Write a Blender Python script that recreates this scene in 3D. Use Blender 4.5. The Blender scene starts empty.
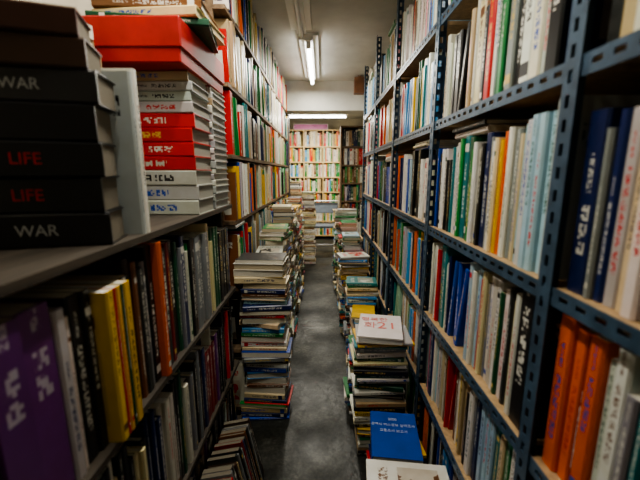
import bpy, math, random
from mathutils import Matrix, Vector
random.seed(7)
R=0.42; CH=3.1*R
def Z(dz): return CH+dz*R
CEIL=Z(2.5)
scn=bpy.context.scene
# ------------------------------------------------------------ materials
def newmat(name):
    m=bpy.data.materials.new(name); m.use_nodes=True
    nt=m.node_tree; b=nt.nodes['Principled BSDF']
    return m,nt,b
class NG:
    def __init__(s,nt): s.nt=nt
    def n(s,t,**k):
        x=s.nt.nodes.new(t)
        for a,b in k.items(): setattr(x,a,b)
        return x
    def set(s,inp,v):
        if hasattr(v,'is_output') : s.nt.links.new(v,inp)
        else: inp.default_value=v
    def m(s,op,a,b=0.0,c=0.0):
        x=s.n('ShaderNodeMath',operation=op)
        s.set(x.inputs[0],a); s.set(x.inputs[1],b)
        if op in('COMPARE','MULTIPLY_ADD'): s.set(x.inputs[2],c)
        return x.outputs[0]
    def mix(s,f,a,b,bt='MIX'):
        x=s.n('ShaderNodeMix',data_type='RGBA',blend_type=bt)
        s.set(x.inputs[0],f); s.set(x.inputs[6],a); s.set(x.inputs[7],b)
        return x.outputs[2]
    def noise(s,scale,detail=3,vec=None,rough=.55):
        x=s.n('ShaderNodeTexNoise'); x.inputs['Scale'].default_value=scale; x.inputs['Detail'].default_value=detail
        x.inputs['Roughness'].default_value=rough
        if vec is not None: s.nt.links.new(vec,x.inputs['Vector'])
        return x.outputs['Fac']
    def ramp(s,f,stops):
        x=s.n('ShaderNodeValToRGB'); s.nt.links.new(f,x.inputs[0])
        e=x.color_ramp.elements
        while len(e)<len(stops): e.new(.5)
        for i,(p,c) in enumerate(stops): e[i].position=p; e[i].color=c if len(c)==4 else (*c,1)
        return x.outputs[0]
    def obj(s): return s.n('ShaderNodeTexCoord').outputs['Object']
    def bump(s,h,strength,dist,b):
        x=s.n('ShaderNodeBump'); x.inputs['Strength'].default_value=strength; x.inputs['Distance'].default_value=dist
        s.nt.links.new(h,x.inputs['Height']); s.nt.links.new(x.outputs[0],b.inputs['Normal'])
def bookbase(name):
    m,nt,b=newmat(name); g=NG(nt)
    col=g.n('ShaderNodeAttribute',attribute_name='Col')
    txt=g.n('ShaderNodeAttribute',attribute_name='Txt')
    par=g.n('ShaderNodeAttribute',attribute_name='Par')
    uv=g.n('ShaderNodeUVMap',uv_map='UVMap')
    sep=g.n('ShaderNodeSeparateXYZ'); nt.links.new(uv.outputs[0],sep.inputs[0])
    sp=g.n('ShaderNodeSeparateColor'); nt.links.new(par.outputs['Color'],sp.inputs[0])
    return m,nt,b,g,col,txt,par,uv,sep,sp
# spine
m_spine,nt,b,g,col,txt,par,uv,sep,sp=bookbase('book_spine')
u,v=sep.outputs[0],sep.outputs[1]
seed=par.outputs['Alpha']
def pixmask(u,v,n,thr,seedshift):
    cu=g.m('FLOOR',g.m('MULTIPLY',u,n)); cv=g.m('FLOOR',g.m('MULTIPLY',v,n))
    cx=g.n('ShaderNodeCombineXYZ'); nt.links.new(cu,cx.inputs[0]); nt.links.new(cv,cx.inputs[1])
    wn=g.n('ShaderNodeTexWhiteNoise',noise_dimensions='4D'); nt.links.new(cx.outputs[0],wn.inputs['Vector'])
    nt.links.new(g.m('MULTIPLY_ADD',seed,91.7,seedshift),wn.inputs['W'])
    k=g.m('GREATER_THAN',wn.outputs['Value'],thr)
    gap=g.m('LESS_THAN',g.m('MODULO',cv,6.0),4.5)
    return g.m('MULTIPLY',k,gap)
def rng(x,lo,hi): return g.m('MULTIPLY',g.m('GREATER_THAN',x,lo),g.m('LESS_THAN',x,hi))
mask=g.m('MULTIPLY',pixmask(u,v,8.0,.42,1.3),g.m('MULTIPLY',rng(u,.25,.75),rng(v,sp.outputs[0],sp.outputs[1])))
band=rng(v,sp.outputs[2],g.m('ADD',sp.outputs[2],.7))
band=g.m('MULTIPLY',band,g.m('GREATER_THAN',sp.outputs[2],.01))
mask2=g.m('MULTIPLY',pixmask(u,v,14.0,.45,7.7),g.m('MULTIPLY',rng(u,.35,.65),rng(v,g.m('ADD',sp.outputs[1],.5),g.m('ADD',sp.outputs[1],2.0))))
c1=g.mix(g.m('MAXIMUM',g.m('MAXIMUM',mask,band),mask2),col.outputs['Color'],txt.outputs['Color'])
nz=g.noise(30,4,g.obj())
c2=g.mix(g.m('MULTIPLY',nz,.8),c1,(.72,.66,.52,1),'MULTIPLY')
nt.links.new(c2,b.inputs['Base Color']); b.inputs['Roughness'].default_value=.33
# cover
m_cover,nt,b,g,col,txt,par,uv,sep,sp=bookbase('book_cover')
u,v=sep.outputs[0],sep.outputs[1]; seed=par.outputs['Alpha']
nv=g.n('ShaderNodeTexNoise',noise_dimensions='4D'); nv.inputs['Scale'].default_value=3; nv.inputs['Detail'].default_value=4
nt.links.new(uv.outputs[0],nv.inputs['Vector']); nt.links.new(g.m('MULTIPLY',seed,50.0),nv.inputs['W'])
pic=g.m('MULTIPLY',rng(u,.12,.88),rng(v,.12,.62)); pic=g.m('MULTIPLY',pic,g.m('GREATER_THAN',seed,.45))
picc=g.mix(g.m('GREATER_THAN',nv.outputs['Fac'],.5),txt.outputs['Color'],g.mix(nv.outputs['Fac'],col.outputs['Color'],(.5,.4,.3,1)))
c1=g.mix(pic,col.outputs['Color'],picc)
cu=g.m('MULTIPLY',u,5.0); cv=g.m('MULTIPLY',v,5.0)
t1=g.m('MULTIPLY',pixmask(cv,cu,8.0,.45,3.1),g.m('MULTIPLY',rng(u,.15,.85),g.m('MULTIPLY',rng(v,.74,.86),g.m('GREATER_THAN',seed,.15))))
c1=g.mix(t1,c1,txt.outputs['Color'])
nt.links.new(g.mix(g.m('MULTIPLY',g.noise(20,3,g.obj()),.8),c1,(.72,.66,.52,1),'MULTIPLY'),b.inputs['Base Color']); b.inputs['Roughness'].default_value=.33
# paper
m_paper,nt,b,g,col,txt,par,uv,sep,sp=bookbase('book_paper')
mp=g.n('ShaderNodeMapping'); mp.inputs['Scale'].default_value=(1,.01,1); nt.links.new(uv.outputs[0],mp.inputs[0])
nf=g.noise(1.4,2,mp.outputs[0])
cc=g.ramp(nf,[(.3,(.5,.5,.5)),(.62,(1,1,1))])
mx=g.n('ShaderNodeMix',data_type='RGBA',blend_type='MULTIPLY'); mx.inputs[0].default_value=1
nt.links.new(txt.outputs['Color'],mx.inputs[6]); nt.links.new(cc,mx.inputs[7])
nt.links.new(mx.outputs[2],b.inputs['Base Color']); b.inputs['Roughness'].default_value=.85

def simple(name,col,rough=.5,metal=0,ns=12,var=.25,bump=0):
    m,nt,b=newmat(name); g=NG(nt)
    f=g.noise(ns,4,g.obj())
    d=tuple(c*(1-var) for c in col[:3]); l=tuple(min(1,c*(1+var*.5)) for c in col[:3])
    nt.links.new(g.ramp(f,[(.3,d),(.7,l)]),b.inputs['Base Color'])
    b.inputs['Roughness'].default_value=rough; b.inputs['Metallic'].default_value=metal
    if bump: g.bump(f,bump,.01,b)
    return m
m_steel=simple('blue_grey_steel',(.055,.10,.155),.42,.15,25,.4)
m_board=simple('particle_board',(.44,.29,.15),.6,0,60,.3)
def woodmat(name,a,c):
    m,nt,b=newmat(name); g=NG(nt)
    mp=g.n('ShaderNodeMapping'); mp.inputs['Scale'].default_value=(12,1,12); nt.links.new(g.obj(),mp.inputs[0])
    nt.links.new(g.ramp(g.noise(4,5,mp.outputs[0]),[(.3,a),(.7,c)]),b.inputs['Base Color']); b.inputs['Roughness'].default_value=.6
    return m
m_wood=woodmat('shelf_wood',(.10,.06,.035),(.24,.16,.09))
m_greywood=woodmat('worn_shelf_board',(.03,.024,.018),(.085,.066,.048))
m_lwood=simple('light_wood',(.66,.47,.22),.5,0,8,.2)
m_dark=simple('dark_pillar',(.05,.04,.035),.6)
m_white=simple('white_enamel',(.8,.8,.78),.35,0,10,.05)
m_redbox=simple('red_card',(.44,.012,.007),.5,0,10,.3)
m_seat=simple('grey_vinyl',(.12,.15,.19),.45)
m_chrome=simple('chrome',(.5,.5,.52),.25,1,10,.1)
m_brown=simple('brown_plastic',(.22,.10,.05),.5)
m_signp=simple('pink_sign_face',(.75,.25,.55),.4,0,3,.4)
# floor
m_floor,nt,b=newmat('worn_concrete'); g=NG(nt)
o=g.obj()
a=g.ramp(g.noise(2.8,9,o,.68),[(.34,(.010,.011,.009)),(.50,(.030,.031,.025)),(.60,(.075,.075,.062)),(.70,(.17,.17,.145))])
sp2=g.ramp(g.noise(55,4,o),[(.42,(.4,.4,.4)),(.62,(1,1,1))])
mx=g.n('ShaderNodeMix',data_type='RGBA',blend_type='MULTIPLY'); mx.inputs[0].default_value=.85
nt.links.new(a,mx.inputs[6]); nt.links.new(sp2,mx.inputs[7]); nt.links.new(mx.outputs[2],b.inputs['Base Color'])
nt.links.new(g.ramp(g.noise(3,5,o),[(.35,(.35,.35,.35)),(.65,(.65,.65,.65))]),b.inputs['Roughness'])
g.bump(g.noise(25,6,o),.4,.01,b)
# plaster
def plaster(name,c):
    m,nt,b=newmat(name); g=NG(nt); o=g.obj()
    nt.links.new(g.ramp(g.noise(1.6,6,o,.6),[(.3,tuple(x*.66 for x in c)),(.65,c)]),b.inputs['Base Color'])
    b.inputs['Roughness'].default_value=.8; g.bump(g.noise(60,4,o),.2,.004,b); return m
m_ceil=plaster('ceiling_plaster',(.66,.66,.62)); m_wall=plaster('wall_plaster',(.66,.61,.48))
def emis(name,c,s):
    m,nt,b=newmat(name); b.inputs['Base Color'].default_value=(*c,1)
    b.inputs['Emission Color'].default_value=(*c,1); b.inputs['Emission Strength'].default_value=s; return m
m_tube=emis('lit_tube',(1,.98,.93),16)

# ------------------------------------------------------------ mesh helper
class MB:
    def __init__(s): s.v=[];s.f=[];s.mi=[]
    def box(s,x0,x1,y0,y1,z0,z1,mi=0,M=None):
        k=len(s.v)
        P=[(x0,y0,z0),(x1,y0,z0),(x1,y1,z0),(x0,y1,z0),(x0,y0,z1),(x1,y0,z1),(x1,y1,z1),(x0,y1,z1)]
        if M: P=[tuple(M@Vector(p)) for p in P]
        s.v+=P
        for q in[(0,3,2,1),(4,5,6,7),(0,1,5,4),(1,2,6,5),(2,3,7,6),(3,0,4,7)]:
            s.f.append([k+i for i in q]); s.mi.append(mi)
    def slots(s,p,U,W,L,w,mi=0,pitch=.04):
        n=max(1,int(L/pitch)); pt=L/n; p=Vector(p);U=Vector(U);W=Vector(W)
        hl=pt*.26; hw=w*.14
        for i in range(n):
            k=len(s.v); a=i*pt; e=a+pt; c=a+pt/2; m=w*.55
            for (uu,ww) in[(a,0),(e,0),(e,w),(a,w),(c-hl,m-hw),(c+hl,m-hw),(c+hl,m+hw),(c-hl,m+hw)]:
                s.v.append(tuple(p+U*uu+W*ww))
            for q in[(0,1,5,4),(1,2,6,5),(2,3,7,6),(3,0,4,7)]:
                s.f.append([k+j for j in q]); s.mi.append(mi)
    def cyl(s,a,b_,r,mi=0,n=12):
        a=Vector(a);b_=Vector(b_); d=(b_-a).normalized(); t=Vector((0,0,1)) if abs(d.z)<.9 else Vector((1,0,0))
        x=d.cross(t).normalized(); y=d.cross(x); k=len(s.v)
        for q in(a,b_):
            for i in range(n):
                A=2*math.pi*i/n; s.v.append(tuple(q+x*math.cos(A)*r+y*math.sin(A)*r))
        for i in range(n):
            j=(i+1)%n; s.f.append([k+i,k+j,k+n+j,k+n+i]); s.mi.append(mi)
        s.f.append([k+i for i in range(n)][::-1]); s.mi.append(mi)
        s.f.append([k+n+i for i in range(n)]); s.mi.append(mi)
    def obj(s,name,mats,parent=None):
        me=bpy.data.meshes.new(name); me.from_pydata(s.v,[],s.f)
        for m in mats: me.materials.append(m)
        me.polygons.foreach_set('material_index',s.mi); me.update()
        o=bpy.data.objects.new(name,me); scn.collection.objects.link(o)
        if parent: o.parent=parent
        return o
def empty(name,loc=(0,0,0)):
    o=bpy.data.objects.new(name,None); o.location=loc; scn.collection.objects.link(o); return o

# ------------------------------------------------------------ books
C=dict(white=(.80,.79,.75),offw=(.70,.68,.61),cream=(.76,.64,.40),lgray=(.50,.52,.54),gray=(.22,.24,.26),lblue=(.38,.58,.75),
 sky=(.06,.30,.66),blue=(.008,.07,.45),navy=(.008,.02,.10),teal=(.005,.19,.22),green=(.01,.22,.05),dgreen=(.008,.08,.035),
 black=(.008,.008,.009),char=(.026,.028,.030),orange=(.85,.14,.006),red=(.58,.010,.010),dred=(.22,.010,.012),yellow=(.85,.52,.01),
 brown=(.17,.07,.025),dbrown=(.05,.025,.015),purple=(.13,.03,.17),pink=(.68,.22,.28),tan=(.48,.35,.20),mint=(.40,.66,.52))
def pal(s):
    L=[]
    for t in s.split():
        n,w=t.split(':'); L+= [n]*int(w)
    return L
P_R=pal('white:14 offw:7 cream:5 lgray:2 lblue:4 sky:3 blue:3 navy:3 teal:3 green:3 dgreen:2 black:4 char:2 orange:2 red:2 yellow:2 brown:2 mint:1 gray:1 pink:1 tan:2')
P_LF=pal('white:10 offw:5 cream:6 lgray:2 green:4 teal:2 red:4 brown:3 tan:3 black:3 gray:2 navy:3 blue:2 lblue:1 orange:2 mint:1 yellow:2')
P_D=pal('black:5 char:5 dbrown:4 gray:3 navy:3 dgreen:2 dred:2 brown:2 offw:2 lgray:1 red:1 purple:1 cream:1')
P_S=pal('white:8 offw:6 cream:6 tan:4 lblue:3 sky:2 blue:3 navy:2 teal:2 green:4 mint:1 orange:1 red:3 yellow:3 brown:3 black:2 gray:2 pink:1 char:2')
class Books:
    def __init__(s): s.v=[];s.f=[];s.mi=[];s.uv=[];s.c=[];s.t=[];s.p=[]
    def add(s,M,T,D,H,cn,hard=None,plain=False,txtc=None,notext=False,page=None):
        base=C[cn] if isinstance(cn,str) else cn
        j=random.uniform(.85,1.12); col=tuple(min(.85,x*j*random.uniform(.93,1.07)) for x in base)
        lum=.3*col[0]+.6*col[1]+.1*col[2]
        if lum>.3: tx=random.choice([C['black'],C['navy'],C['black'],C['red'],C['dgreen'],C['blue'],C['brown']])
        else: tx=random.choice([(.75,.75,.72),(.75,.75,.72),(.7,.5,.12),(.6,.6,.55)])
        if txtc: tx=txtc
        if cn=='purple': tx=(.45,.4,.5)
        if hard is None: hard=random.random()<.3
        c,o=(.0025,.004) if hard else (.0008,.0008)
        c=min(c,T*.2)
        b=min(.25*T,.004)
        ring=[(0,D),(0,b),(b,0),(T-b,0),(T,b),(T,D),(T-c,D),(T-c,b+c),(c,b+c),(c,D)]
        k=len(s.v)
        L=[(x,y,0) for x,y in ring]+[(x,y,H) for x,y in ring]
        x0,x1,y0,y1,z0,z1=c,T-c,b+c,D-o,o,H-o
        L+=[(x0,y0,z0),(x1,y0,z0),(x1,y1,z0),(x0,y1,z0),(x0,y0,z1),(x1,y0,z1),(x1,y1,z1),(x0,y1,z1)]
        s.v+=[tuple(M@Vector(p)) for p in L]
        asp=H/T; sd=random.random()
        v0=asp*random.uniform(.3,.45); v1=asp*random.uniform(.75,.92)
        if random.random()<.5: v0=asp*.1+.9; v1=asp*random.uniform(.5,.75)
        bd=random.choice([0,0,0,asp*.06+.02,asp*.85]) 
        if plain: bd=0
        if cn=='purple': bd=0; v0=asp*.55; v1=asp*.8
        if notext: v0=v1=-9; bd=0; sd=.1
        pc=page or random.choice([(.66,.60,.46),(.72,.67,.56),(.55,.46,.31),(.76,.74,.68)])
        par=(v0,v1,bd,sd)
        def F(idx,mi,uvs,tt=tx):
            s.f.append([k+i for i in idx]); s.mi.append(mi)
            for q in uvs:
                s.uv+=list(q); s.c+=[*col,1]; s.t+=[*tt,1]; s.p+=list(par)
        no=[(-5,-5)]*4
        F((0,1,11,10),1,[(1,0),(0,0),(0,1),(1,1)])
        F((1,2,12,11),0,no)
        F((2,3,13,12),0,[(0,0),(1,0),(1,asp),(0,asp)])
        F((3,4,14,13),0,no)
        F((4,5,15,14),1,[(0,0),(1,0),(1,1),(0,1)])
        F((5,6,16,15),0,no);F((6,7,17,16),0,no);F((8,9,19,18),0,no);F((9,0,10,19),0,no)
        F(tuple(range(10,20)),0,[(-5,-5)]*10); F(tuple(range(9,-1,-1)),0,[(-5,-5)]*10)
        a,e=x0*1200+sd*99,x1*1200+sd*99
        F((24,25,26,27),2,[(a,0),(e,0),(e,1),(a,1)],pc)
        F((23,22,21,20),2,[(a,1),(e,1),(e,0),(a,0)],pc)
        F((22,23,27,26),2,[(e,0),(a,0),(a,1),(e,1)],pc)
    def obj(s,name,parent=None):
        me=bpy.data.meshes.new(name); me.from_pydata(s.v,[],s.f)
        for m in(m_spine,m_cover,m_paper): me.materials.append(m)
        me.polygons.foreach_set('material_index',s.mi)
        uvl=me.uv_layers.new(name='UVMap'); uvl.data.foreach_set('uv',s.uv)
        for n,d in(('Col',s.c),('Txt',s.t),('Par',s.p)):
            a=me.attributes.new(n,'FLOAT_COLOR','CORNER'); a.data.foreach_set('color',d)
        me.update(); o=bpy.data.objects.new(name,me); scn.collection.objects.link(o)
        if parent: o.parent=parent
        return o
def MF(origin,x,y,z):
    return Matrix(((x[0],y[0],z[0],origin[0]),(x[1],y[1],z[1],origin[1]),(x[2],y[2],z[2],origin[2]),(0,0,0,1)))
def row(B,side,y0,y1,xf,z,maxh,palette,lead=(),rev=False,Hr=(.185,.25),Tr=(.012,.036),lean=.06,top=.35,depth=(.14,.18),hs=1.0):
    """side +1: right shelf (spines face -X); -1: left shelf"""
    items=[]; tot=0; i=0; W=y1-y0-.004; series=None
    while True:
        if i<len(lead):
            l=lead[i]; cn,T=l[0],l[1]/100; H=l[2]*hs if len(l)>2 else random.uniform(*Hr); pr=l[3] if len(l)>3 else None
        else:
            pr=None
            if series and series[3]>0: cn,T,H,_=series; series=(cn,T,H,series[3]-1)
            else:
                cn=random.choice(palette); T=random.uniform(*Tr)*random.choice([.7,1,1,1.15]); H=random.uniform(*Hr)
                series=(cn,T,H,random.choice([0,0,0,0,0,1,2,3]))
        H=min(H,maxh-.008-random.uniform(0,.006))
        i+=1; a=0
        if i>len(lead) and random.random()<lean and not rev: a=random.uniform(.06,.2)
        need=T+(H*math.sin(a)+T*.1 if a else 0)
        if tot+need>W: break
        tot+=need; items.append((cn,T,H,a,need,pr))
    p=y1-.002 if rev else y0+.002
    tops=[]
    for cn,T,H,a,need,pr in items:
        D=random.uniform(*depth); xx=xf+side*(random.uniform(0,.014) if pr is None else pr)
        lo=p-need if rev else p
        if a:
            py=lo+H*math.sin(a)
            Rm=Matrix.Translation((0,py,z))@Matrix.Rotation(a,4,'X')@Matrix.Translation((0,-py,-z))
            lo2=py
        else: Rm=Matrix.Identity(4); lo2=lo
        if side>0: M=MF((xx,lo2+T,z),(0,-1,0),(1,0,0),(0,0,1))
        else: M=MF((xx,lo2,z),(0,1,0),(-1,0,0),(0,0,1))
        B.add(Rm@M,T,D,H,cn)
        tops.append((lo,lo+need,z+H))
        p=p-need if rev else p+need
    for rep in range(2):
      if tops and random.random()<top:
        H=random.uniform(.19,.25); s0=random.uniform(y0,max(y0,y1-H))
        if s0+H>y1: continue
        zt=max([t[2] for t in tops if t[1]>s0 and t[0]<s0+H] or [z])
        for _ in range(4):
            T=random.uniform(.010,.03)
            if zt+T>z+maxh-.004: break
            D=random.uniform(.14,.17); xx=xf+side*random.uniform(.0,.02)
            if side>0: M=MF((xx,s0,zt),(0,0,1),(1,0,0),(0,1,0))
            else: M=MF((xx,s0+H,zt),(0,0,1),(-1,0,0),(0,-1,0))
            B.add(M,T,D,H,random.choice(palette)); 
            tops.append((s0,s0+H,zt+T)); zt+=T
def flat(B,cx,cy,z,T,D,H,ang,cn,**k):
    d=Vector((math.cos(math.radians(ang)),math.sin(math.radians(ang)),0)); zz=Vector((0,0,1)).cross(d)
    o=Vector((cx,cy,z))-d*D/2-zz*H/2
    B.add(MF(o,(0,0,1),d,zz),T,D,H,cn,**k)
def stack(cx,cy,z0,ztop,w=.22,ang=180,palette=P_S,name='book_stack',jit=.012,seq=(),Tr=(.012,.036),flip=.22,page=None,hard=None):
    B=Books(); z=z0; i=0; H0=w; n=0; dx=dy=0
    while z<ztop-.008:
        T=random.uniform(*Tr); cn=random.choice(palette)
        if i<len(seq): cn,T=seq[i][0],seq[i][1]/100
        T=min(T,ztop-z)
        if n<=0:
            n=random.choice([2,3,4,6]); H0=w*random.uniform(.84,1.0); dx=random.uniform(-jit,jit); dy=random.uniform(-jit,jit)
        n-=1
        H=H0*random.uniform(.96,1.02); D=H*random.uniform(.68,.75)
        a=ang+random.uniform(-5,5)+(180 if random.random()<flip else 0)
        if random.random()<.14: a+=random.uniform(-16,16)
        flat(B,cx+dx+random.uniform(-.005,.005),cy+dy+random.uniform(-.005,.005),z,T,D,H,a,cn,page=page,hard=hard)
        z+=T; i+=1
    o=B.obj(name); return o,z

# ------------------------------------------------------------ room shell
XL=-1.95*R; XR=R+.36; YB=-1.2; YE=17.2*R; XL2=-3.2*R
def slab(name,x0,x1,y0,y1,z0,z1,m):
    b=MB(); b.box(x0,x1,y0,y1,z0,z1); return b.obj(name,[m])
slab('floor',XL2-.1,XR+.1,YB-.1,YE+.1,-.1,0,m_floor)
slab('ceiling',XL2-.1,XR+.1,YB-.1,YE+.1,CEIL,CEIL+.1,m_ceil)
slab('wall_right',XR,XR+.1,YB-.1,YE+.1,0,CEIL,m_wall)
slab('wall_left',XL-.1,XL,YB-.1,11.2*R,0,CEIL,m_wall)
slab('wall_left_alcove',XL2-.1,XL2,11.2*R,YE+.1,0,CEIL,m_wall)
slab('wall_return',XL2,XL-.1,11.0*R,11.2*R,0,CEIL,m_wall)
slab('wall_far',XL2,XR,YE,YE+.1,0,CEIL,m_wall)
slab('wall_behind',XL,XR,YB-.1,YB,0,CEIL,m_wall)
slab('ceiling_beam',XL,XR,10.3*R,10.9*R,Z(1.72),CEIL,m_ceil)
slab('pillar',-1.42*R,-1.0*R,10.72*R,11.15*R,0,Z(1.72),m_dark)
b=MB(); b.box(.86*R,1.12*R,9.7*R,9.95*R,Z(2.06),CEIL-.02); b.box(.9*R,1.08*R,9.68*R,9.7*R,Z(2.12),CEIL-.06); b.box(.95*R,1.03*R,9.75*R,9.9*R,CEIL-.02,CEIL); b.obj('junction_box',[m_brown])

# ------------------------------------------------------------ right steel shelving
rs=empty('steel_shelving')
steel=MB(); brd=MB()
posts=[(1.54+1.79*k)*R for k in range(-1,5)]
SH=[-2.92,-2.13,-1.34,-.49,.447,1.30]
w=.038; xb=R+.31
for y in posts:
    steel.slots((R,y-w,0),(0,0,1),(0,1,0),CEIL-.03,w)
    steel.slots((R,y,0),(0,0,1),(1,0,0),CEIL-.03,w)
    steel.slots((xb,y-w,0),(0,0,1),(0,1,0),CEIL-.03,w)
    steel.slots((xb,y,0),(0,0,1),(-1,0,0),CEIL-.03,w)
for s_ in SH:
    z=Z(s_)
    for k in range(5):
        a,e=posts[k]+.001,posts[k+1]-w
        steel.slots((R+.0035,a,z-.034),(0,1,0),(0,0,1),e-a+w*.8,.034)
        steel.slots((xb-.0035,a,z-.034),(0,1,0),(0,0,1),e-a+w*.8,.034)
        brd.box(R+.006,xb-.006,a+.002,e-.001,z-.014,z-.001)
o=steel.obj('slotted_angles',[m_steel],rs)
md=o.modifiers.new('s','SOLIDIFY'); md.thickness=.0022; md.offset=0
brd.obj('boards',[m_board],rs)
XF=R+.016
leads={
 (4,0):([('char',3),('tan',3),('offw',3),('cream',3),('offw',3),('tan',3),('cream',3)],True),
 (3,0):([('navy',4.2,.245),('gray',1.4,.22),('navy',1.8,.24),('lgray',2.5,.24),('cream',1.8,.245),('white',2.4,.245),('navy',2.4,.25),('white',3.2,.25),('black',2,.24),('offw',2,.24),('orange',3.2,.25),('white',2),('yellow',2)],True),
 (2,0):([('orange',3.4,.25),('orange',2.6,.24),('dred',1.4,.24),('orange',3,.245),('white',1.8,.225),('white',2.6,.25),('gray',2,.2),('teal',1.6,.23),('dgreen',2,.235),('black',1.6,.22),('red',1.2,.23),('green',2.2,.24),('white',2,.22),('offw',2)],True),
 (4,1):([('navy',4.5,.28),('black',4,.29),('lgray',2.2,.27),('offw',3.5,.24),('white',4,.26),('char',3,.27),('gray',3,.25),('black',2,.25),('green',2.2,.22),('dgreen',2,.24),('white',2.5,.24)],False),
 (3,1):([('lgray',3.2,.275),('lblue',2.3,.26),('lblue',2.3,.26),('lblue',2.3,.26),('white',2.3,.255),('lblue',2,.25),('cream',1.5,.235),('gray',2.2,.245),('white',2,.25),('orange',2.6,.245),('yellow',1.2,.23),('cream',1.6,.235),('white',2.2,.23),('gray',1.5,.24),('navy',3,.25),('black',2,.23),('offw',2,.22),('white',2,.235),('green',2,.22),('dgreen',3,.25),('teal',3.5,.255),('green',2,.25)],False),
 (2,1):([('navy',2,.25),('black',5,.26),('white',2,.24),('cream',2,.22),('char',1.6,.24),('white',2.5,.23),('dgreen',1.5,.22),('white',2,.24),('offw',2,.24),('offw',2,.24),('gray',1.5,.22),('cream',2,.24),('red',1.2,.22),('lblue',2,.24),('white',2,.23)],False),
 (1,1):([('dgreen',3,.23),('white',2.4,.22),('green',2.2,.22),('cream',2,.21),('teal',2,.22)],False),
}
hts=[.79,.79,.85,.937,.853,1.0]
BR=Books()
for si in range(6):
    for k in range(5):
        ld,rv=leads.get((si,k),((),False))
        row(BR,1,posts[k]+.006,posts[k+1]-w-.004,XF,Z(SH[si]),(hts[si])*R-.036,P_R,lead=ld,rev=rv,Hr=(.235,.31),Tr=(.010,.031),hs=1.24,top=.9 if si==5 else .8,lean=.1,depth=(.17,.21))
BR.obj('shelved_books')

# ------------------------------------------------------------ left near shelf (low wooden unit)
b=MB(); xb=-1.78*R
LSH=[-2.95,-2.2,-1.28,-.34]; y0=-.6*R; y1=3.80*R
for s_ in LSH:
    b.box(xb,-R*.985,y0,y1,Z(s_)-.016,Z(s_))
for yy in(y0,1.2*R-.9*R,y1-.02):
    for a,e in zip(LSH[:-1],LSH[1:]): b.box(xb,-R*1.1,yy,yy+.02,Z(a),Z(e)-.016)
    b.box(xb,-R*1.1,yy,yy+.02,0,Z(LSH[0])-.016)
b.obj('wooden_shelf',[m_greywood])
ya=1.2*R-.9*R+.024; yb_=y1-.024
BL=Books()
lead1=[('black',3,.3),('char',4,.3),('dbrown',4,.29),('black',3.5,.3),('char',5,.3),('black',4.6,.3),('purple',6.2,.32),('purple',6.4,.32),('lgray',2.4,.3),('offw',1.2,.28),('black',3.2,.31),('black',2.4,.31),('yellow',2.2,.30,-.02),('red',.8,.30,-.02),('yellow',1.6,.30,-.02),('dgreen',1.0,.30,-.02),('yellow',2.4,.30,-.02),
 ('black',4,.30),('dbrown',2,.33),('brown',1.8,.32),('char',2.5,.30),('gray',2,.31),('black',3,.34),('orange',2.2,.345,-.01),('gray',2,.33),('char',3,.32),('dred',2,.33),('offw',1,.31),('black',3,.33),('dgreen',2,.32),('gray',1.5,.3),('navy',3,.33),('offw',2,.28),('green',1.5,.3),('black',3,.31)]
row(BL,-1,ya,yb_,-R*1.0,Z(-1.28),.94*R-.016,P_D,lead=lead1,Hr=(.28,.36),depth=(.17,.21),top=0,lean=0,hs=1.06)
row(BL,-1,ya,yb_,-R*1.0,Z(-2.2),.92*R-.016,P_D+['yellow','red','yellow','gray'],Hr=(.27,.35),top=0,Tr=(.015,.03),depth=(.18,.21),lean=.02)
row(BL,-1,ya,yb_,-R*1.0,Z(-2.95),.75*R-.016,P_D,Hr=(.24,.28),top=0)
BL.obj('shelved_books')
# floor-standing row leaning back against the shelf
B=Books(); yy=2.3*R
for cn,T,H in[('char',2,.26),('red',1.5,.27),('gray',1.8,.28),('black',2.2,.28),('dbrown',2,.27),('tan',1,.26),('char',1.6,.28),('gray',1,.27),('black',2,.28),('gray',1.6,.26),('dred',1.6,.28),('navy',2,.26),('char',2,.26),('brown',1.6,.27),('black',2,.27),('gray',1.2,.27),('char',2,.26),('dbrown',2,.27)]:
    T/=100; D=.11; a=.2; xk=-.84*R-random.uniform(0,.008)
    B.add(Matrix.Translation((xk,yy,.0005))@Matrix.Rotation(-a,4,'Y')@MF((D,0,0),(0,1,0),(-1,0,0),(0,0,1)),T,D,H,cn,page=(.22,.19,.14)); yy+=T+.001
B.obj('book_row')
# piles on the low unit (spines toward the camera)
zt=Z(-.34)
def pile(name,x0,x1,yn,dep,layers,z,ang=90,rot=1.5,page=None):
    B=Books()
    for cn,T in layers:
        T/=100; H=(x1-x0)*random.uniform(.95,1.0); 
        flat(B,x1-H/2-random.uniform(0,.008),yn+dep/2+random.uniform(-.004,.004),z,T,dep,H,ang+random.uniform(-rot,rot),cn,hard=True,plain=True,page=page)
        z+=T
    return B.obj(name),z
# black history volumes with printed titles, spines turned to the camera
B=Books(); z=zt; titles=[]; PV=Vector((-R*1.0,1.62*R,0)); dep=.11; H=.30
for i,(cn,T) in enumerate([('black',6.6),('black',6.8),('black',6.6),('black',6.8),('char',6.0),('dbrown',5.4),('dbrown',4.8)]):
    T/=100; rot=15+[1,-1,2,0,-2,2,5][i]; r=math.radians(rot)
    d=Vector((-math.sin(r),math.cos(r),0)); a_=Vector((-math.cos(r),-math.sin(r),0))
    off=[.0,.008,0,.005,-.004,.008,.016][i]
    c=PV+a_*(H/2+off)+d*dep/2
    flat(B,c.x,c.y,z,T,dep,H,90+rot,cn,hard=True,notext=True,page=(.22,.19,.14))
    titles.append((z+T/2,T,r,PV+a_*(.125+off)-d*.0008)); z+=T
blk=B.obj('book_stack')
m_tw=simple('title_white',(.38,.38,.36),.6); m_tr=simple('title_red',(.45,.012,.01),.6)
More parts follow.
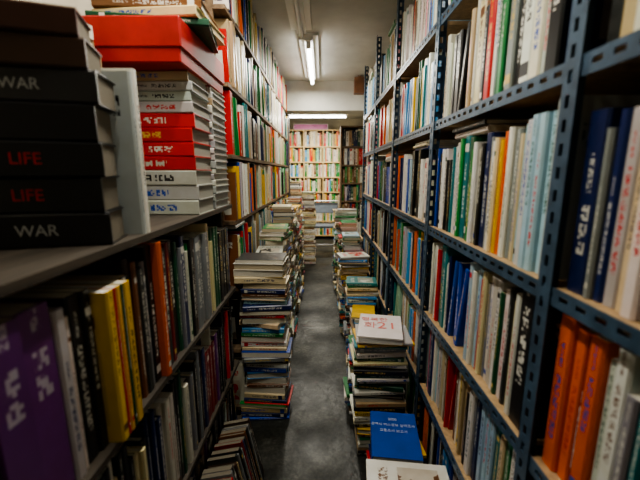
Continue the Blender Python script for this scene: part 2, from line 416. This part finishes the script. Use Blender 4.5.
def text(s,loc,rot,size,mat,parent,name='title'):
    cu=bpy.data.curves.new(name,'FONT'); cu.body=s; cu.size=size; cu.align_x='CENTER'; cu.align_y='CENTER'; cu.extrude=.0002
    cu.materials.append(mat); o=bpy.data.objects.new(name,cu); scn.collection.objects.link(o)
    o.location=loc; o.rotation_euler=rot; o.parent=parent; return o
for (zc,T,r,P),(s_,m_) in zip(titles,[('WAR',m_tw),('LIFE',m_tr),('LIFE',m_tr),None or ('',m_tw),('WAR',m_tw)]):
    if s_: text(s_,(P.x,P.y,zc),(math.pi/2,0,r),T*.46,m_,blk)
# upright pale books beyond the black pile
B=Books(); yy=1.92*R
for cn,T,H in[('lgray',1.6,.36),('white',1.8,.37)]:
    T/=100
    B.add(MF((-R*1.0,yy,zt),(0,1,0),(-1,0,0),(0,0,1)),T,.16,H,cn); yy+=T+.001
B.obj('book_row')
o,z1=pile('book_stack',-1.58*R,-R*.995,2.82*R,.18,[('lgray',5),('lgray',5),('lgray',5),('red',4.6),('red',4.6),('red',4.6),('red',4.6),('lgray',3.6),('lgray',3.2),('lgray',3),('tan',3)],zt,page=(.42,.40,.34))
top1=z1
n=[('lgray',3)]*3+[('offw',2.4),('lgray',2.4),('white',2),('lgray',3),('offw',2.6),('white',2.2),('lgray',3),('offw',2),('gray',2.4),('white',2.4),('lgray',3),('offw',3),('tan',2.5),('white',2.5)]
zz=zt;nn=[]
for c_,t_ in n:
    if zz+t_/100>top1: break
    nn.append((c_,t_)); zz+=t_/100
nn.append(('offw',(top1-zz)*100)) if top1-zz>.006 else None
pile('book_stack',-1.6*R,-R*.99,3.30*R,.195,nn,zt,page=(.5,.5,.46))
stack(-1.74*R+.02,2.35*R,zt,Z(.95),w=.18,ang=90,palette=pal('tan:2 offw:3 brown:2 lgray:2 dred:1'),flip=.5,Tr=(.03,.045))
# red box on the pile
b=MB(); x0,x1=-1.76*R,-R*.98; ya_,yb2=2.62*R,3.72*R; zb=top1+.001; zt2=zb+.30*R
b.box(x0+.006,x1-.006,ya_+.006,yb2-.006,zb,zt2-.05,0)
b.box(x0,x1,ya_,yb2,zt2-.085,zt2,0)
o=b.obj('red_box',[m_redbox]); o.modifiers.new('b','BEVEL').width=.004
B=Books(); flat(B,-1.3*R,3.05*R,zt2+.001,.022,.26,.35,100,'dgreen',hard=True); flat(B,-1.28*R,3.1*R,zt2+.023,.03,.26,.33,86,'cream',hard=True); flat(B,-1.3*R,3.1*R,zt2+.053,.03,.24,.33,93,'brown',hard=True)
B.obj('book_stack')

# ------------------------------------------------------------ left far tall shelf
b=MB(); FSH=[-2.95,-2.15,-1.35,-.55,.2,.95,1.7]; y0=3.95*R; y1=10.6*R; nb=4; bw=(y1-y0)/nb
for s_ in FSH: b.box(-1.78*R,-1.0*R,y0,y1,Z(s_)-.018,Z(s_))
Zs=[0]+[Z(s_) for s_ in FSH]+[CEIL-.02]
for k in range(nb+1):
    yy=y0+k*bw-(.02 if k==nb else .01 if k else 0)
    for i in range(len(Zs)-1):
        a=Zs[i]; e=Zs[i+1]-(.018 if i<len(Zs)-2 else 0)
        b.box(-1.78*R,-1.70*R,yy,yy+.02,a,e); b.box(-1.2*R,-1.13*R,yy,yy+.02,a,e)
b.obj('wooden_bookcase',[m_wood])
BF=Books()
for si,s_ in enumerate(FSH):
    gap=(FSH[si+1]-s_)*R-.018 if si<6 else .79*R-.02
    for k in range(nb):
        row(BF,-1,y0+k*bw+.022,y0+(k+1)*bw-.012,-.985*R,Z(s_),gap,P_LF,Hr=(.21,.31),Tr=(.010,.032),top=.95,depth=(.16,.2),lean=.1)
BF.obj('shelved_books')
# ------------------------------------------------------------ floor stacks, left
stack(-.71*R,4.12*R,0,Z(-1.0),w=.25,ang=90,jit=.014,seq=[('blue',1.5),('navy',2.5),('tan',3),('green',1.5),('red',1),('navy',2),('cream',3)],Tr=(.018,.036),flip=.3)
ys=[4.72,5.30,5.88,6.46,7.04,7.62,8.2,8.78,9.36,9.94]
tp=[-1.05,-.8,-1.05,-.6,-.95,-.75,-1.15,-.8,-.65,-.75]
for y,t in zip(ys,tp): stack((-.72+random.uniform(-.03,.03))*R,y*R,0,Z(t),w=.222,ang=180,Tr=(.016,.034),jit=.016)
for x,y,t in[(-.9,11.5,-.45),(-.45,11.75,-.62),(-.95,12.4,-.3),(-.55,12.6,-.9),(-1.5,12.0,-.2)]:
    stack(x*R,y*R,0,Z(t),w=.2,ang=90,palette=pal('offw:5 cream:5 tan:4 white:3 brown:2 gray:2'))
# ------------------------------------------------------------ floor stacks, right
o,zz=stack(.66*R,3.55*R,0,Z(-1.78),w=.25,ang=90,Tr=(.014,.03),jit=.014,palette=pal('white:6 offw:5 cream:3 tan:2 gray:2 green:2 dgreen:2 black:2 yellow:1 teal:1'))
B=Books(); flat(B,.66*R,3.52*R,zz+.0005,.012,.17,.25,94,'yellow'); flat(B,.66*R,3.52*R,zz+.013,.014,.18,.24,87,'lgray');
flat(B,.64*R,3.55*R,zz+.0275,.024,.19,.24,172,'cream',notext=True); flat(B,.64*R,3.55*R,zz+.052,.006,.195,.245,170,'white',notext=True,hard=False)
tb=B.obj('book_stack')
m_pink=simple('title_pink',(.75,.18,.15),.5)
zc=zz+.0595
text('행복한',(.60*R,3.70*R,zc),(0,0,math.radians(-8)),.046,m_pink,tb)
text('21',(.71*R,3.53*R,zc),(0,0,math.radians(-8)),.095,m_pink,tb)
text('화',(.53*R,3.55*R,zc),(0,0,math.radians(-8)),.066,m_pink,tb)
# pile with blue report
o,zz=stack(.70*R,2.84*R,0,Z(-2.50),w=.22,ang=90,Tr=(.014,.03))
B=Books(); M=Matrix.Translation((.68*R,2.86*R,zz+.016))@Matrix.Rotation(math.radians(5),4,'X')@Matrix.Rotation(math.radians(-6),4,'Z')
B.add(M@MF((-.09,-.11,0),(0,0,1),(1,0,0),(0,1,0)),.02,.185,.225,'blue',hard=False,notext=True)
bb=B.obj('blue_report')
m_tl=simple('title_pale',(.7,.75,.8),.5)
for t_,yy,sz in[('2000',.075,.018),('광역시 버스정보 실태조사',.045,.0165),('교통조사 보고서',.015,.0165)]:
    t=text(t_,(0,0,0),(0,0,0),sz,m_tl,bb); t.matrix_world=M@Matrix.Translation((0,yy,.0206))
o,zz=stack(.68*R,2.22*R,0,Z(-2.38),w=.22,ang=90,Tr=(.014,.03),palette=pal('white:4 offw:4 gray:2 teal:1'))
B=Books(); flat(B,.67*R,2.24*R,zz+.0005,.008,.2,.27,84,'white'); B.obj('magazine')
ys=[4.18,4.78,5.38,5.96,6.54,7.12,7.7,8.28,8.86,9.44,10.02]
tp=[-2.15,-2.0,-1.7,-1.9,-1.55,-1.25,-1.4,-1.15,-.9,-1.15,-1.05]
for i,(y,t) in enumerate(zip(ys,tp)):
    stack((.64+random.uniform(-.03,.03))*R,y*R,0,Z(t),w=.235,ang=0 if i%2 else 90,Tr=(.01,.028) ,palette=P_S if i>3 else P_S+['sky','blue','red','green','white','white'],jit=.016,flip=.15)

# ------------------------------------------------------------ far end
def bookcase(name,x0,x1,y,dep,z1,shelves,wood,palette,div=1):
    b=MB(); t=.022
    b.box(x0,x0+t,y,y+dep,0,z1); b.box(x1-t,x1,y,y+dep,0,z1); b.box(x0+t,x1-t,y,y+dep,z1-t,z1); b.box(x0+t,x1-t,y+dep-.01,y+dep,0,z1-t)
    xs=[x0+t+(x1-x0-2*t)*i/div for i in range(div+1)]
    hs=[.08+(z1-.1)*i/shelves for i in range(shelves)]
    for h in hs: b.box(x0+t,x1-t,y+.002,y+dep-.01,h-t,h)
    for i in range(1,div):
        for j,h in enumerate(hs):
            b.box(xs[i]-t/2,xs[i]+t/2,y+.001,y+dep-.01,h,(hs+[z1])[j+1]-t)
    b.obj(name,[wood])
    B=Books()
    for j,h in enumerate(hs):
        mh=(hs+[z1])[j+1]-t-h-.01
        for i in range(div):
            p=xs[i]+t/2+.004; e=xs[i+1]-t/2-.004
            while True:
                T=random.uniform(.018,.045)
                if p+T>e: break
                B.add(MF((p,y+.02,h),(1,0,0),(0,1,0),(0,0,1)),T,.16,min(mh,random.uniform(.2,.3)),random.choice(palette)); p+=T+.0005
    B.obj('shelved_books')
bookcase('pine_bookcase',-2.6*R,.98*R,16.2*R,.3,Z(1.9),7,m_lwood,pal('white:8 cream:5 orange:2 red:3 yellow:2 green:3 sky:2 tan:2 brown:1 navy:1 mint:1'),4)
bookcase('dark_bookcase',.66*R,1.75*R,12.6*R,.28,Z(1.6),7,m_wood,pal('white:5 brown:3 dgreen:2 green:2 red:2 navy:2 tan:3 black:1'),1)
stack(.66*R,11.4*R,0,Z(-1.8),w=.2,ang=90)
b=MB(); b.box(-1.25*R,.25*R,16.23*R,16.27*R,Z(1.9),Z(2.12),0); b.box(-1.28*R,.28*R,16.27*R,16.33*R,Z(1.9),Z(2.15),1); b.obj('pink_sign',[m_signp,m_white])
# folding chair
b=MB(); cx,cy=.16*R,13.3*R; r=.011
for s_ in(-1,1):
    x=cx+s_*.2
    b.cyl((x,cy-.22,.011),(x,cy+.17,.84),r,1); b.cyl((x-s_*.02,cy+.24,.011),(x-s_*.02,cy-.17,.45),r,1)
b.cyl((cx-.2,cy+.17,.84),(cx+.2,cy+.17,.84),r,1); b.cyl((cx-.2,cy-.17,.15),(cx+.2,cy-.17,.15),r*.8,1); b.cyl((cx-.18,cy+.19,.1),(cx+.18,cy+.19,.1),r*.8,1)
b.box(cx-.2,cx+.2,cy-.2,cy+.18,.445,.475,0); b.box(cx-.19,cx+.19,-.012,.012,-.09,.09,0,M=Matrix.Translation((0,cy+.145,.73))@Matrix.Rotation(-.45,4,'X'))
o=b.obj('folding_chair',[m_seat,m_chrome]); o.modifiers.new('b','BEVEL').width=.006

# ------------------------------------------------------------ lights
def fixture(x,y,L,zc,power,lit=True,alongY=True,w=.075,hang=0):
    root=empty('fluorescent_light',(x,y,zc))
    b=MB(); h=.05
    if alongY: b.box(-w,w,-L/2,L/2,-.022,0); b.box(-w*.45,w*.45,-L/2+.01,L/2-.01,-h,-.022)
    else: b.box(-L/2,L/2,-w,w,-.022,0); b.box(-L/2+.01,L/2-.01,-w*.45,w*.45,-h,-.022)
    if hang:
        for q in(-.35,.35):
            p=(0,q*L,0) if alongY else (q*L,0,0)
            b.cyl(p,(p[0],p[1],hang),.004,0,6)
    b.obj('housing',[m_white],root)
    t=MB(); a=L/2-.04
    if alongY: t.cyl((0,-a,-h-.03),(0,a,-h-.03),.015,0)
    else: t.cyl((-a,0,-h-.03),(a,0,-h-.03),.015,0)
    t.obj('tube',[m_tube if lit else m_white],root)
    c=MB()
    for q in(-1,1):
        if alongY: c.box(-.018,.018,q*a-.012,q*a+.012,-h-.05,-h)
        else: c.box(q*a-.012,q*a+.012,-.018,.018,-h-.05,-h)
    c.obj('sockets',[m_white],root)
    if lit:
        ld=bpy.data.lights.new('lamp','AREA'); ld.shape='RECTANGLE'; ld.energy=power; ld.color=(1,.955,.83)
        ld.size=.03; ld.size_y=2*a
        lo=bpy.data.objects.new('lamp',ld); scn.collection.objects.link(lo); lo.parent=root; lo.location=(0,0,-h-.052)
        if not alongY: lo.rotation_euler=(0,0,math.pi/2)
fixture(-.25*R,8.35*R,2.9*R,CEIL,25)
fixture(-.36*R,5.3*R,2.7*R,CEIL,0,lit=False)
fixture(-.5*R,2.3*R,2.9*R,CEIL,18)
fixture(-.4*R,14.0*R,2.9*R,Z(2.3),50,alongY=False,hang=.2*R)
wd=bpy.data.worlds.new('World'); scn.world=wd; wd.use_nodes=True
wd.node_tree.nodes['Background'].inputs[0].default_value=(.02,.02,.022,1)
try: scn.view_settings.look='AgX - Medium High Contrast'
except Exception as e: print(e)

# ------------------------------------------------------------ camera
cd=bpy.data.cameras.new('Camera'); cam=bpy.data.objects.new('Camera',cd); scn.collection.objects.link(cam)
cam.location=(0,0,CH); cam.rotation_euler=(math.radians(90-11),0,math.radians(.3))
cd.sensor_width=36; cd.lens=19.5; cd.clip_start=.02
cd.dof.use_dof=True; cd.dof.focus_distance=1.9; cd.dof.aperture_fstop=2.3
scn.camera=cam
